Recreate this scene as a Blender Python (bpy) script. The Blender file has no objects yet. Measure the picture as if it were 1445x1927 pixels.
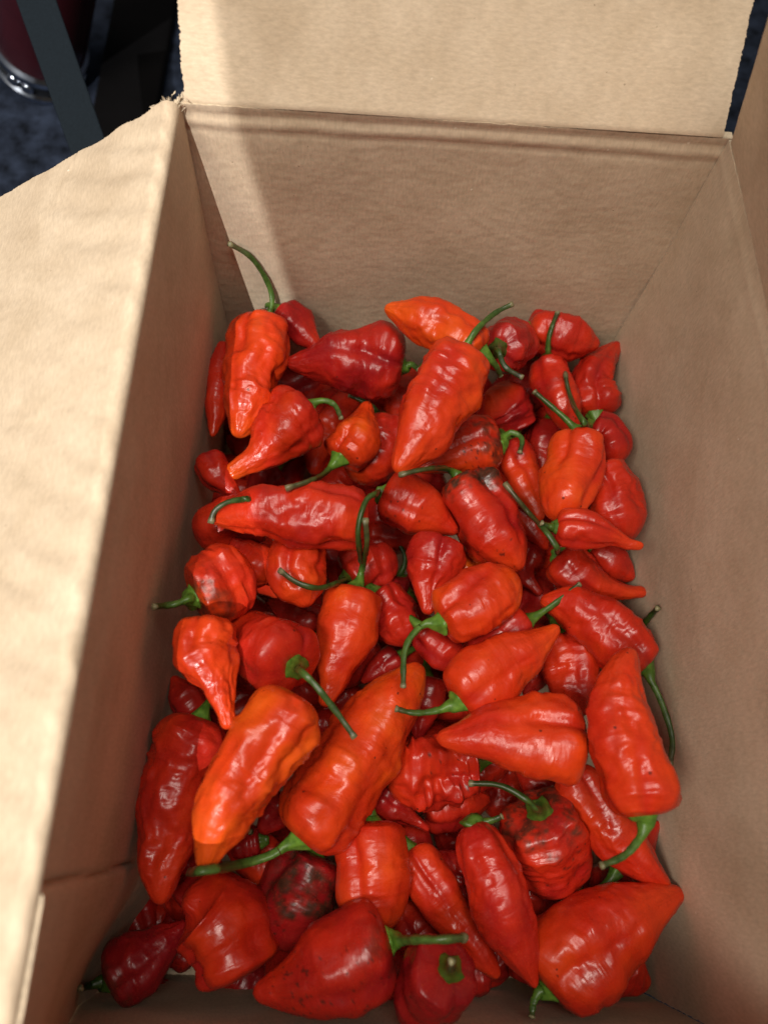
import bpy, math, random
import numpy as np
from mathutils import Matrix, Vector

# ------------------------------------------------------------------ camera, world, lamps, exposure
S = bpy.context.scene
H = 0.20                                   # height of the rim
FLOOR = -0.035                             # inner floor of the box
W, L = 0.22, 0.33                          # inner width (x) and length (-y)
CAM = np.array([0.0718659959, -0.261138988, 0.208964018 + H])
ROT = np.array([[0.9981151118, -0.0388897595, -0.0474743113],
                [0.0170067566, 0.9185631301, -0.3949082756],
                [0.0589660398, 0.3933565336, 0.9174931300]])
FPX, CX, CY = 1395.726, 722.5, 963.5       # focal length and centre in photograph pixels
cam = bpy.data.cameras.new('camera')
cam.sensor_fit = 'VERTICAL'; cam.sensor_height = 36.0; cam.sensor_width = 27.0
cam.lens = FPX / 1927.0 * 36.0
cam.clip_start = 0.01; cam.clip_end = 50
cam.dof.use_dof = True; cam.dof.focus_distance = 0.335; cam.dof.aperture_fstop = 7.0
camo = bpy.data.objects.new('camera', cam); S.collection.objects.link(camo)
camo.matrix_world = Matrix([[*ROT[0], CAM[0]], [*ROT[1], CAM[1]], [*ROT[2], CAM[2]], [0, 0, 0, 1]])
S.camera = camo

wd = bpy.data.worlds.new('World'); S.world = wd; wd.use_nodes = True
bg = wd.node_tree.nodes['Background']; bg.inputs[0].default_value = (0.92, 0.95, 1.0, 1); bg.inputs[1].default_value = 0.10

def lamp(name, kind, loc, target, power, col, **kw):
    d = bpy.data.lights.new(name, kind); d.energy = power; d.color = col
    for k, v in kw.items(): setattr(d, k, v)
    o = bpy.data.objects.new(name, d); S.collection.objects.link(o)
    o.location = loc
    o.rotation_euler = (Vector(target) - Vector(loc)).to_track_quat('-Z', 'Y').to_euler()
    return o
# low sun through the side window: its beam ends along a line just right of the box's left rim
SD = np.array([0.14, 0.82, -1.0]); SD /= np.linalg.norm(SD)
edge = np.array([0.0238, -0.28, H])
sun_pos = edge - SD * 3.0
half = math.radians(68)
ax_y = np.array([0, 1.0, 0]); side = np.cross(SD, ax_y); side /= np.linalg.norm(side)      # horizontal-ish, across the beam
if side[0] > 0: side = -side
aim = SD * math.cos(half) + side * math.sin(half)
lamp('sun_through_window', 'SPOT', sun_pos, sun_pos + aim, 368, (0.97, 0.96, 0.94),
     spot_size=2 * half, spot_blend=0.0015, shadow_soft_size=0.0035)
lamp('side_window', 'AREA', (-0.40, -0.60, H + 1.05), (0.1, -0.15, 0.07), 10.8, (1.0, 0.92, 0.82), size=0.36, shape='RECTANGLE', size_y=0.28)
lamp('overhead_window', 'AREA', (0.10, -0.22, H + 1.3), (0.1, -0.1, 0.05), 11.4, (1.0, 0.92, 0.82), size=0.45)
vs = S.view_settings
vs.view_transform = 'Standard'; vs.look = 'None'; vs.exposure = 0; vs.gamma = 1; vs.use_curve_mapping = False
S.cycles.use_denoising = True
S.cycles.max_bounces = 6; S.cycles.use_adaptive_sampling = True; S.cycles.adaptive_threshold = 0.02

# ------------------------------------------------------------------ helpers
C = S.collection
def ray(px, py):
    return ROT @ np.array([(px - CX) / FPX, -(py - CY) / FPX, -1.0])
def at(px, py, z):                          # the point at height z seen at this place of the photograph
    d = ray(px, py); return CAM + d * ((z - CAM[2]) / d[2])
def depth(p): return float(-(ROT.T @ (np.asarray(p) - CAM))[2])

def mesh_from(name, V, F, mat, parent=None, tint=None, uv=None, smooth=True, skin=None):
    V = np.asarray(V, np.float32); F = np.asarray(F, np.int32)
    me = bpy.data.meshes.new(name)
    me.vertices.add(len(V)); me.vertices.foreach_set('co', V.ravel())
    k = F.shape[1]
    me.loops.add(F.size); me.loops.foreach_set('vertex_index', F.ravel())
    me.polygons.add(len(F)); me.polygons.foreach_set('loop_start', np.arange(0, F.size, k, dtype=np.int32))
    if uv is not None:
        ul = me.uv_layers.new(name='UVMap'); ul.data.foreach_set('uv', np.asarray(uv, np.float32)[F.ravel()].ravel())
    if tint is not None:
        a = me.attributes.new('tint', 'FLOAT_COLOR', 'POINT')
        a.data.foreach_set('color', np.c_[np.asarray(tint, np.float32), np.ones(len(V), np.float32)].ravel())
    if skin is not None:
        a = me.attributes.new('skin', 'FLOAT_VECTOR', 'POINT'); a.data.foreach_set('vector', np.asarray(skin, np.float32).ravel())
    me.update(calc_edges=True); me.validate()
    me.polygons.foreach_set('use_smooth', np.full(len(me.polygons), smooth))
    me.materials.append(mat)
    o = bpy.data.objects.new(name, me); C.objects.link(o)
    if parent: o.parent = parent
    return o
def tag(o, label=None, cat=None, group=None, kind=None):
    for k, v in (('label', label), ('category', cat), ('group', group), ('kind', kind)):
        if v: o[k] = v
    return o
def empty(name, loc):
    o = bpy.data.objects.new(name, None); C.objects.link(o); o.location = loc; o.empty_display_size = 0.01; return o

def _hash(i, j, k, s):
    n = (i.astype(np.int64) * 374761393 + j.astype(np.int64) * 668265263 + k.astype(np.int64) * 2147483647 + s * 974711) & 0x7fffffff
    n = ((n ^ (n >> 13)) * 1274126177) & 0x7fffffff
    n = ((n ^ (n >> 16)) * 668265263) & 0x7fffffff
    return (n ^ (n >> 15)) / float(0x7fffffff) * 2 - 1
def noise3(P, s=0):                          # smooth value noise, -1..1
    P = np.asarray(P, float); I = np.floor(P); f = P - I; f = f * f * f * (f * (f * 6 - 15) + 10); I = I.astype(np.int64)
    r = 0
    for a in (0, 1):
        for b in (0, 1):
            for c in (0, 1):
                w = (f[:, 0] if a else 1 - f[:, 0]) * (f[:, 1] if b else 1 - f[:, 1]) * (f[:, 2] if c else 1 - f[:, 2])
                r = r + w * _hash(I[:, 0] + a, I[:, 1] + b, I[:, 2] + c, s)
    return r
def catmull(P, n):
    P = np.asarray(P, float)
    if len(P) == 2: P = np.array([P[0], (P[0] + P[1]) / 2, P[1]])
    Q = np.vstack([2 * P[0] - P[1], P, 2 * P[-1] - P[-2]])
    out = []
    for i in range(1, len(Q) - 2):
        t = np.linspace(0, 1, 24, endpoint=False)[:, None]
        p0, p1, p2, p3 = Q[i - 1], Q[i], Q[i + 1], Q[i + 2]
        out.append(0.5 * (2 * p1 + (p2 - p0) * t + (2 * p0 - 5 * p1 + 4 * p2 - p3) * t * t + (3 * p1 - p0 - 3 * p2 + p3) * t ** 3))
    out = np.vstack(out + [P[-1:]])
    s = np.r_[0, np.cumsum(np.linalg.norm(np.diff(out, axis=0), axis=1))]
    u = np.linspace(0, 1, n) if np.isscalar(n) else np.asarray(n)
    return np.c_[[np.interp(u * s[-1], s, out[:, k]) for k in range(3)]].T
def frames(P):
    T = np.gradient(P, axis=0); T /= np.linalg.norm(T, axis=1)[:, None] + 1e-12
    n = np.cross(T[0], [0, 0, 1.0])
    if np.linalg.norm(n) < 0.15: n = np.cross(T[0], [1.0, 0, 0])
    N = np.zeros_like(P)
    for i in range(len(P)):
        n = n - T[i] * np.dot(n, T[i]); n /= np.linalg.norm(n); N[i] = n
    return T, N, np.cross(T, N)
def grid_faces(n, m, wrap=True):
    i, j = np.meshgrid(np.arange(n - 1), np.arange(m if wrap else m - 1), indexing='ij')
    j2 = (j + 1) % m
    return np.stack([i * m + j, i * m + j2, (i + 1) * m + j2, (i + 1) * m + j], -1).reshape(-1, 4)

# ------------------------------------------------------------------ materials
def newmat(name):
    m = bpy.data.materials.new(name); m.use_nodes = True
    nt = m.node_tree; return m, nt, nt.nodes['Principled BSDF']
def nd(nt, t, **kw):
    n = nt.nodes.new(t)
    for k, v in kw.items():
        if k in n.inputs: n.inputs[k].default_value = v
        else: setattr(n, k, v)
    return n
def ramp(nt, stops):
    r = nt.nodes.new('ShaderNodeValToRGB'); e = r.color_ramp.elements
    while len(e) < len(stops): e.new(0.5)
    for q, (p, c) in zip(e, stops): q.position = p; q.color = (*c, 1) if len(c) == 3 else c
    return r
def mixc(nt, blend, fac, a, b):
    n = nt.nodes.new('ShaderNodeMix'); n.data_type = 'RGBA'; n.blend_type = blend
    for s, v in ((n.inputs['Factor'], fac), (n.inputs['A'], a), (n.inputs['B'], b)):
        if hasattr(v, 'is_linked'): nt.links.new(v, s)
        elif isinstance(v, (int, float)): s.default_value = v
        else: s.default_value = (*v, 1)
    return n.outputs['Result']
def mapping(nt, coord, scale):
    tc = nt.nodes.new('ShaderNodeTexCoord'); mp = nt.nodes.new('ShaderNodeMapping'); mp.inputs['Scale'].default_value = scale
    nt.links.new(tc.outputs[coord], mp.inputs['Vector']); return mp.outputs['Vector']

def mat_skin():
    m, nt, b = newmat('pepper_skin'); lk = nt.links.new
    at_ = nd(nt, 'ShaderNodeAttribute', attribute_name='tint')
    sk = nd(nt, 'ShaderNodeAttribute', attribute_name='skin')          # (along the pod, around it), in millimetres
    v = mapping(nt, 'Object', (1, 1, 1))
    def along(sx, sy):
        mp = nt.nodes.new('ShaderNodeMapping'); mp.inputs['Scale'].default_value = (sx, sy, sy); lk(sk.outputs['Vector'], mp.inputs['Vector']); return mp.outputs['Vector']
    n1 = nd(nt, 'ShaderNodeTexNoise', Scale=1.0, Detail=4.0, Roughness=0.6); lk(along(.04, .16), n1.inputs['Vector'])     # lengthwise streaks
    r1 = ramp(nt, [(0.28, (0.84, 0.82, 0.82)), (0.5, (1.0, 1.0, 1.0)), (0.74, (1.10, 1.14, 1.1))]); lk(n1.outputs['Fac'], r1.inputs['Fac'])
    col = mixc(nt, 'MULTIPLY', 1.0, at_.outputs['Color'], r1.outputs['Color'])
    n2 = nd(nt, 'ShaderNodeTexNoise', Scale=1300.0, Detail=2.0); lk(v, n2.inputs['Vector'])                                   # pores
    r2 = ramp(nt, [(0.62, (0, 0, 0)), (0.72, (1, 1, 1))]); lk(n2.outputs['Fac'], r2.inputs['Fac'])
    mm = nd(nt, 'ShaderNodeMath', operation='MULTIPLY'); lk(r2.outputs['Color'], mm.inputs[0]); mm.inputs[1].default_value = 0.16
    col = mixc(nt, 'MIX', mm.outputs[0], col, (0.9, 0.14, 0.04))
    vo = nd(nt, 'ShaderNodeTexVoronoi', Scale=210.0); lk(v, vo.inputs['Vector'])                                            # rare dark nicks
    nz = nd(nt, 'ShaderNodeTexNoise', Scale=75.0, Detail=2.0); lk(v, nz.inputs['Vector'])
    lt = nd(nt, 'ShaderNodeMath', operation='LESS_THAN'); lk(vo.outputs['Distance'], lt.inputs[0]); lt.inputs[1].default_value = 0.13
    gt = nd(nt, 'ShaderNodeMath', operation='GREATER_THAN'); lk(nz.outputs['Fac'], gt.inputs[0]); gt.inputs[1].default_value = 0.61
    an = nd(nt, 'ShaderNodeMath', operation='MULTIPLY'); lk(lt.outputs[0], an.inputs[0]); lk(gt.outputs[0], an.inputs[1])
    a2 = nd(nt, 'ShaderNodeMath', operation='MULTIPLY'); lk(an.outputs[0], a2.inputs[0]); a2.inputs[1].default_value = 0.75
    col = mixc(nt, 'MIX', a2.outputs[0], col, (0.06, 0.010, 0.006))
    lk(col, b.inputs['Base Color'])
    n3 = nd(nt, 'ShaderNodeTexNoise', Scale=130.0, Detail=4.0); lk(v, n3.inputs['Vector'])
    r3 = nd(nt, 'ShaderNodeMapRange'); lk(n3.outputs['Fac'], r3.inputs['Value'])
    r3.inputs['From Min'].default_value = 0.3; r3.inputs['From Max'].default_value = 0.7
    r3.inputs['To Min'].default_value = 0.23; r3.inputs['To Max'].default_value = 0.42
    lk(r3.outputs['Result'], b.inputs['Roughness'])
    b.inputs['Specular IOR Level'].default_value = 0.42
    w1 = nd(nt, 'ShaderNodeTexNoise', Scale=1.0, Detail=2.0, Roughness=0.45, Distortion=0.5); lk(along(.34, .15), w1.inputs['Vector'])   # crosswise wrinkles
    b1 = nd(nt, 'ShaderNodeBump', Strength=0.30, Distance=0.0014); lk(w1.outputs['Fac'], b1.inputs['Height'])
    w2 = nd(nt, 'ShaderNodeTexNoise', Scale=1.0, Detail=2.0, Distortion=0.3); lk(along(.06, .35), w2.inputs['Vector'])                   # fine lengthwise creases
    b2 = nd(nt, 'ShaderNodeBump', Strength=0.10, Distance=0.0012); lk(w2.outputs['Fac'], b2.inputs['Height']); lk(b1.outputs['Normal'], b2.inputs['Normal'])
    w3 = nd(nt, 'ShaderNodeTexNoise', Scale=420.0, Detail=2.0); lk(v, w3.inputs['Vector'])
    b3 = nd(nt, 'ShaderNodeBump', Strength=0.15, Distance=0.0004); lk(w3.outputs['Fac'], b3.inputs['Height']); lk(b2.outputs['Normal'], b3.inputs['Normal'])
    lk(b3.outputs['Normal'], b.inputs['Normal'])
    return m
def mat_green():
    m, nt, b = newmat('pepper_stem_green'); lk = nt.links.new
    at_ = nd(nt, 'ShaderNodeAttribute', attribute_name='tint')
    v = mapping(nt, 'Object', (1, 1, 1))
    n1 = nd(nt, 'ShaderNodeTexNoise', Scale=320.0, Detail=3.0); lk(v, n1.inputs['Vector'])
    r1 = ramp(nt, [(0.30, (0.55, 0.6, 0.5)), (0.72, (1.35, 1.25, 1.2))]); lk(n1.outputs['Fac'], r1.inputs['Fac'])
    lk(mixc(nt, 'MULTIPLY', 1.0, at_.outputs['Color'], r1.outputs['Color']), b.inputs['Base Color'])
    b.inputs['Roughness'].default_value = 0.42
    bp = nd(nt, 'ShaderNodeBump', Strength=0.5, Distance=0.0005); lk(n1.outputs['Fac'], bp.inputs['Height']); lk(bp.outputs['Normal'], b.inputs['Normal'])
    return m
def mat_card(name, dimple, along=0):
    m, nt, b = newmat(name); lk = nt.links.new
    v = mapping(nt, 'UV', (1, 1, 1))
    n1 = nd(nt, 'ShaderNodeTexNoise', Scale=38.0, Detail=6.0, Roughness=0.65); lk(v, n1.inputs['Vector'])
    r1 = ramp(nt, [(0.25, (0.50, 0.385, 0.262)), (0.5, (0.560, 0.440, 0.310)), (0.75, (0.61, 0.487, 0.352))]); lk(n1.outputs['Fac'], r1.inputs['Fac'])
    vf = mapping(nt, 'UV', (900, 260, 1))
    n2 = nd(nt, 'ShaderNodeTexNoise', Scale=1.0, Detail=3.0, Roughness=0.7); lk(vf, n2.inputs['Vector'])
    r2 = ramp(nt, [(0.3, (0.86, 0.86, 0.86)), (0.7, (1.10, 1.10, 1.10))]); lk(n2.outputs['Fac'], r2.inputs['Fac'])
    col = mixc(nt, 'MULTIPLY', 1.0, r1.outputs['Color'], r2.outputs['Color'])
    n9 = nd(nt, 'ShaderNodeTexNoise', Scale=11.0, Detail=5.0, Roughness=0.6, Distortion=0.8); lk(v, n9.inputs['Vector'])      # handling stains
    r9 = ramp(nt, [(0.33, (0.86, 0.84, 0.82)), (0.5, (1, 1, 1)), (0.7, (1.04, 1.04, 1.04))]); lk(n9.outputs['Fac'], r9.inputs['Fac'])
    col = mixc(nt, 'MULTIPLY', 1.0, col, r9.outputs['Color'])
    for sc, sz, c in ((150, 0.055, (0.16, 0.10, 0.06)), (95, 0.05, (0.85, 0.76, 0.62))):      # stray dark and pale fibres in the pulp
        vo = nd(nt, 'ShaderNodeTexVoronoi', Scale=float(sc), Randomness=1.0); lk(v, vo.inputs['Vector'])
        nz = nd(nt, 'ShaderNodeTexNoise', Scale=60.0 + sc); lk(v, nz.inputs['Vector'])
        lt = nd(nt, 'ShaderNodeMath', operation='LESS_THAN'); lk(vo.outputs['Distance'], lt.inputs[0]); lt.inputs[1].default_value = sz
        gt = nd(nt, 'ShaderNodeMath', operation='GREATER_THAN'); lk(nz.outputs['Fac'], gt.inputs[0]); gt.inputs[1].default_value = 0.60
        an = nd(nt, 'ShaderNodeMath', operation='MULTIPLY'); lk(lt.outputs[0], an.inputs[0]); lk(gt.outputs[0], an.inputs[1])
        a2 = nd(nt, 'ShaderNodeMath', operation='MULTIPLY'); lk(an.outputs[0], a2.inputs[0]); a2.inputs[1].default_value = 0.6
        col = mixc(nt, 'MIX', a2.outputs[0], col, c)
    lk(col, b.inputs['Base Color'])
    b.inputs['Roughness'].default_value = 0.78; b.inputs['Specular IOR Level'].default_value = 0.25
    bp = nd(nt, 'ShaderNodeBump', Strength=0.28, Distance=0.0004); lk(n2.outputs['Fac'], bp.inputs['Height'])
    vd = mapping(nt, 'UV', (150, 210, 1))
    n3 = nd(nt, 'ShaderNodeTexNoise', Scale=1.0, Detail=1.0); lk(vd, n3.inputs['Vector'])
    b2 = nd(nt, 'ShaderNodeBump', Strength=dimple, Distance=0.0012); lk(n3.outputs['Fac'], b2.inputs['Height']); lk(bp.outputs['Normal'], b2.inputs['Normal'])
    vw = mapping(nt, 'UV', (1, .02, 1) if along == 0 else (.02, 1, 1))                       # the flutes show faintly through the liner
    wv = nd(nt, 'ShaderNodeTexNoise', Scale=260.0, Detail=1.0); lk(vw, wv.inputs['Vector'])
    b4 = nd(nt, 'ShaderNodeBump', Strength=0.12, Distance=0.0012); lk(wv.outputs['Fac'], b4.inputs['Height']); lk(b2.outputs['Normal'], b4.inputs['Normal'])
    lk(b4.outputs['Normal'], b.inputs['Normal'])
    return m
def mat_plain(name, col, rough, metal=0.0, nscale=0, namp=0.3, bump=0.0):
    m, nt, b = newmat(name); lk = nt.links.new
    b.inputs['Roughness'].default_value = rough; b.inputs['Metallic'].default_value = metal
    v = mapping(nt, 'Object', (1, 1, 1))
    n = nd(nt, 'ShaderNodeTexNoise', Scale=float(nscale or 40), Detail=5.0, Roughness=0.65); lk(v, n.inputs['Vector'])
    r = ramp(nt, [(0.3, tuple(c * (1 - namp) for c in col)), (0.7, tuple(c * (1 + namp) for c in col))]); lk(n.outputs['Fac'], r.inputs['Fac'])
    lk(r.outputs['Color'], b.inputs['Base Color'])
    if bump:
        bp = nd(nt, 'ShaderNodeBump', Strength=bump, Distance=0.003); lk(n.outputs['Fac'], bp.inputs['Height']); lk(bp.outputs['Normal'], b.inputs['Normal'])
    return m
M_SKIN, M_GREEN = mat_skin(), mat_green()
M_CARD, M_CARD_D, M_CARD_F = mat_card('cardboard', 0.06), mat_card('cardboard_washboard', 0.24), mat_card('cardboard_flap', 0.05, 1)
M_EDGE = mat_plain('cardboard_cut_edge', (0.50, 0.40, 0.28), 0.9, nscale=400, namp=0.35)
M_CARPET = mat_plain('carpet_pile', (0.015, 0.020, 0.033), 0.95, nscale=70, namp=0.75, bump=0.6)
M_STRAP = mat_plain('woven_strap', (0.0075, 0.0115, 0.0155), 0.8, nscale=900, namp=0.2, bump=0.1)
M_TRIM = mat_plain('black_trim', (0.0014, 0.0011, 0.0013), 0.9, nscale=60)
for _m in (M_STRAP, M_TRIM, M_CARPET): _m.node_tree.nodes['Principled BSDF'].inputs['Specular IOR Level'].default_value = 0.10
M_RED = mat_plain('maroon_enamel', (0.040, 0.006, 0.009), 0.22, nscale=30, namp=0.2)
M_CHROME = mat_plain('chrome', (0.62, 0.66, 0.74), 0.14, metal=1.0, nscale=30, namp=0.1)
M_BLACK = mat_plain('black_rubber', (0.012, 0.013, 0.016), 0.45, nscale=80)

# ------------------------------------------------------------------ the setting: carpet
g = 60
xs, ys = np.linspace(-1.6, 1.6, g), np.linspace(-1.2, 2.2, g)
X, Y = np.meshgrid(xs, ys, indexing='ij'); P = np.c_[X.ravel(), Y.ravel(), np.full(X.size, FLOOR - 0.012)]
P[:, 2] += 0.003 * noise3(P * 9, 3) * (np.hypot(P[:, 0] - .1, P[:, 1] + .15) > .3)
tag(mesh_from('carpet', P, grid_faces(g, g, False), M_CARPET), kind='structure')

# ------------------------------------------------------------------ the cardboard box
box = tag(empty('cardboard_box', (W / 2, -L / 2, FLOOR)), 'open brown corrugated cardboard box full of red peppers', 'box')
bx0 = np.array([W / 2, -L / 2, FLOOR])
def sheet(name, fn, su, sv, nu, nv, thick, mat, label=None, jag=0.0003, parent=box, flip=False):
    """fn(s, t) -> points on the inner face (s along the panel, t across it, metres); closed board of real thickness"""
    s, t = np.meshgrid(np.linspace(*su, nu), np.linspace(*sv, nv), indexing='ij'); s, t = s.ravel(), t.ravel()
    es = np.minimum(s - s.min(), s.max() - s); et = np.minimum(t - t.min(), t.max() - t)
    n1 = noise3(np.c_[t * 700, s * 30, 0 * s], 5); n2 = .5 * noise3(np.c_[s * 260, t * 30, 0 * s], 6) + .6 * noise3(np.c_[s * 1500, t * 30, 0 * s], 8)
    s2 = s + jag * n1 * (es < 1e-6) * (s > s.min() + 1e-6); t2 = t + jag * n2 * (et < 1e-6)
    A = fn(s2, t2)
    e = 1e-4
    N = np.cross(fn(s2 + e, t2) - fn(s2 - e, t2), fn(s2, t2 + e) - fn(s2, t2 - e)); N /= np.linalg.norm(N, axis=1)[:, None]
    if flip: N = -N
    n = len(A); Fa = grid_faces(nu, nv, False)
    idx = np.arange(n).reshape(nu, nv)
    rim = np.r_[idx[:-1, 0], idx[-1, :-1], idx[1:, -1][::-1], idx[0, 1:][::-1]]
    r2 = np.roll(rim, -1)
    o = mesh_from(name, np.vstack([A, A - N * thick]) - bx0, np.vstack([Fa, Fa[:, ::-1] + n, np.c_[r2, rim, rim + n, r2 + n]]), mat, parent, uv=np.r_[np.c_[s, t], np.c_[s, t]])
    if label: o['label'] = label
    o.data.materials.append(M_EDGE)
    mi = np.zeros(len(o.data.polygons), np.int32); mi[2 * len(Fa):] = 1; o.data.polygons.foreach_set('material_index', mi)
    ed = o.modifiers.new('edges', 'EDGE_SPLIT'); ed.split_angle = math.radians(55)
    return o
TH = 0.0038
def crease(z, s):                            # the double score line pressed into the board just under a fold
    w = 0.0009 * noise3(np.c_[s * 60, 0 * s, 0 * s], 9)
    return 0.0005 * np.exp(-((z + 0.0115 + w) / 0.0011) ** 2) + 0.0008 * np.exp(-((z + 0.004 + w * .6) / 0.0013) ** 2) - 0.0004 * np.exp(-((z + 0.008 + w) / 0.0022) ** 2)
def wob(s, t, f, a, k): return a * noise3(np.c_[s * f, t * f, 0 * s], k) * np.clip((H - t) / .02, 0, 1)
# walls: s runs along the wall, t runs from the floor up
def back_wall(s, t):
    z = t - H
    return np.c_[s, crease(z, s) + wob(s, t, 22, 0.0007, 1), t]
def lean(y, t):                              # the left wall bellies out towards the floor, most in the near corner
    q = np.clip((-y - 0.275) / 0.05, 0, 1)
    return -(0.011 * np.clip(-y / 0.30, 0, 1) + 0.016 * q * q * (3 - 2 * q)) * np.clip((H - t) / 0.13, 0, 1.2)
def left_wall(s, t):                         # s = distance from the back
    y = -s
    x = lean(y, t) + wob(s, t, 18, 0.0006, 2)
    x = x - 0.0022 * np.exp(-((s - 0.2752 - 0.0005 * np.sin(t * 60)) / 0.0008) ** 2) + 0.0010 * (1 / (1 + np.exp(-(s - 0.2765) / 0.0007)))
    return np.c_[x, y, t]
def right_wall(s, t): return np.c_[W + wob(s, t, 16, 0.0007, 3) + 0.25 * crease(t - H, s), -s, t]
def front_wall(s, t): return np.c_[s + lean(np.full_like(t, -L), t) * (1 - s / W), -L + wob(s, t, 16, 0.0007, 4) - crease(t - H, s), t]
sheet('wall', lambda s, t: back_wall(s, t)[:, [0, 1, 2]], (W + .002, -.002), (FLOOR, H), 120, 150, TH, M_CARD_D, 'long shaded wall behind the peppers with a double fold crease')
sheet('wall', left_wall, (.0008, L - .0008), (FLOOR, H), 260, 110, TH, M_CARD, 'shaded left wall tinted red by the peppers, slit near the front', flip=True)
sheet('wall', lambda s, t: right_wall(s, t), (L - .0008, .0008), (FLOOR, H), 160, 110, TH, M_CARD, 'plain shaded wall on the right')
sheet('wall', front_wall, (-.0005, W + .0005), (FLOOR, H), 90, 90, TH, M_CARD, 'near wall at the bottom of the picture', flip=True)
sheet('bottom_panel', lambda s, t: np.c_[s, t, 0 * s + FLOOR - 0.0005], (-.036, W + .002), (-L - .002, .002), 40, 40, TH, M_CARD)
# flaps: fold with a small radius, then run on straight
def folded(s, ang, r=0.0035):
    """profile of a flap: (outward, up) at arc length s, folding by ang away from vertical"""
    k = np.sign(ang) / r; a = np.clip(s / r, 0, abs(ang)); o = r * (1 - np.cos(a)) * np.sign(ang); u = r * np.sin(a)
    e = np.clip(s - r * abs(ang), 0, None)
    return o + e * math.sin(ang), u + e * math.cos(ang) + np.minimum(s, 0)
def left_flap(s, t):                         # s out from the fold, t along the fold from the back
    o, u = folded(s, math.radians(90 + 32))
    q = s * 1.0 + t * 0.0
    d = s / 0.12
    rip = (t + 0.55 * s)                       # ripples run slantwise over the board
    w = 0.00050 * np.sin(rip * 380 + 2.2 * noise3(np.c_[s * 22, t * 22, 0 * s], 11)) * (0.35 + 0.65 * (noise3(np.c_[s * 9, rip * 16, 0 * s], 12) > 0)) * np.clip(s / .006, 0, 1)
    w += 0.0010 * noise3(np.c_[s * 14, rip * 30, 0 * s], 13) * np.clip(s / .01, 0, 1)
    nearf = np.exp(-((t - 0.215) / 0.03) ** 2)
    w += 0.0012 * nearf * noise3(np.c_[s * 60, (t + s * .4) * 160, 0 * s], 14) * np.clip(s / .003, 0, 1) * np.clip(1.4 - s / .05, 0, 1)
    return np.c_[-o - 0.000 - w * 0.5, -t, H + u + w * 0.85]
def back_flap(s, t):
    o, u = folded(s, math.radians(40))
    w = 0.0009 * noise3(np.c_[s * 16, t * 16, 0 * s], 21)
    return np.c_[t, o - w * .7, H + u + w * .7]
def right_flap(s, t):
    o, u = folded(s, math.radians(-13))
    w = 0.0007 * noise3(np.c_[s * 16, t * 16, 0 * s], 22)
    return np.c_[W + o + w, -t, H + u]
def front_flap(s, t):
    o, u = folded(s, math.radians(70))
    return np.c_[t, -L - o, H + u]
FL = 0.113
sheet('flap', left_flap, (0.0003, FL), (L - .004, 0.0035), 180, 300, TH, M_CARD_F, 'sunlit rippled flap hanging outward on the left', jag=0.0004)
sheet('flap', back_flap, (0.0003, FL), (0.001, W - .003), 230, 110, TH, M_CARD_F, 'flap tilted up and back behind the peppers', jag=0.0007, flip=True)
sheet('flap', right_flap, (0.0003, FL), (0.003, L - .004), 60, 150, TH, M_CARD_F, 'shaded upright flap on the right', flip=True)
sheet('flap', front_flap, (0.0003, FL), (W - .003, 0.003), 40, 60, TH, M_CARD_F)
# torn paper fibres at the corner where the left and the back flap part
rng = np.random.default_rng(4)
V, F = [], []
for k in range(46):
    c0 = np.array([rng.uniform(-.011, .003), rng.uniform(-.004, .003), H + rng.uniform(-.003, .0025)])
    if k > 30: c0 = np.array([rng.uniform(-.03, .0), -.0035 + rng.uniform(-.0008, .0008), 0]); c0[2] = H + .001 + .62 * c0[0]
    d = rng.normal(size=3) * [1, 1, .8] + [-.2, .8, .3]; d /= np.linalg.norm(d); ln = rng.uniform(.0012, .0038)
    sd = np.cross(d, rng.normal(size=3)); sd /= np.linalg.norm(sd); w = rng.uniform(.0003, .0009); up = np.cross(d, sd) * .00025
    n0 = len(V)
    V += [c0 - sd * w, c0 + sd * w, c0 + d * ln * .6 + sd * w * .7 + up * 2, c0 + d * ln - sd * w * .2, c0 - sd * w + up, c0 + sd * w + up, c0 + d * ln * .6 + sd * w * .7 + up * 3, c0 + d * ln - sd * w * .2 + up]
    F += [[n0, n0 + 1, n0 + 2, n0 + 3], [n0 + 7, n0 + 6, n0 + 5, n0 + 4], [n0, n0 + 4, n0 + 5, n0 + 1], [n0 + 1, n0 + 5, n0 + 6, n0 + 2], [n0 + 2, n0 + 6, n0 + 7, n0 + 3], [n0 + 3, n0 + 7, n0 + 4, n0]]
fr = mesh_from('torn_paper_fibres', np.array(V) - bx0, F, M_EDGE, box, smooth=False); fr['kind'] = 'stuff'; fr['label'] = 'frayed paper fibres at the torn far left corner'

# ------------------------------------------------------------------ things on the carpet behind the box
def band(name, pts, half, th, mat, parent=None):
    P = catmull(pts, 24); T, N, B = frames(P); V = []
    Sd = np.cross(T, [0, 0, 1.0]); Sd /= np.linalg.norm(Sd, axis=1)[:, None]; U = np.cross(Sd, T)
    prof = [(-1, -.5), (-.97, .35), (-.9, .5), (.9, .5), (.97, .35), (1, -.5)]
    for i in range(len(P)):
        hw = half if np.isscalar(half) else np.interp(i / (len(P) - 1), [0, 1], half)
        V += [P[i] + Sd[i] * hw * a + U[i] * th * b for a, b in prof]
    F = grid_faces(len(P), 6)
    return mesh_from(name, V, F, mat, parent, smooth=False)
st = band('seat_belt_strap', [at(50, -60, .13), at(69, 0, .12), at(115, 130, .10), at(170, 285, .075), at(200, 370, .06)], 0.0108, 0.0012, M_STRAP)
tag(st, 'slate grey woven strap slanting across the dark carpet behind the box', 'strap')
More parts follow.
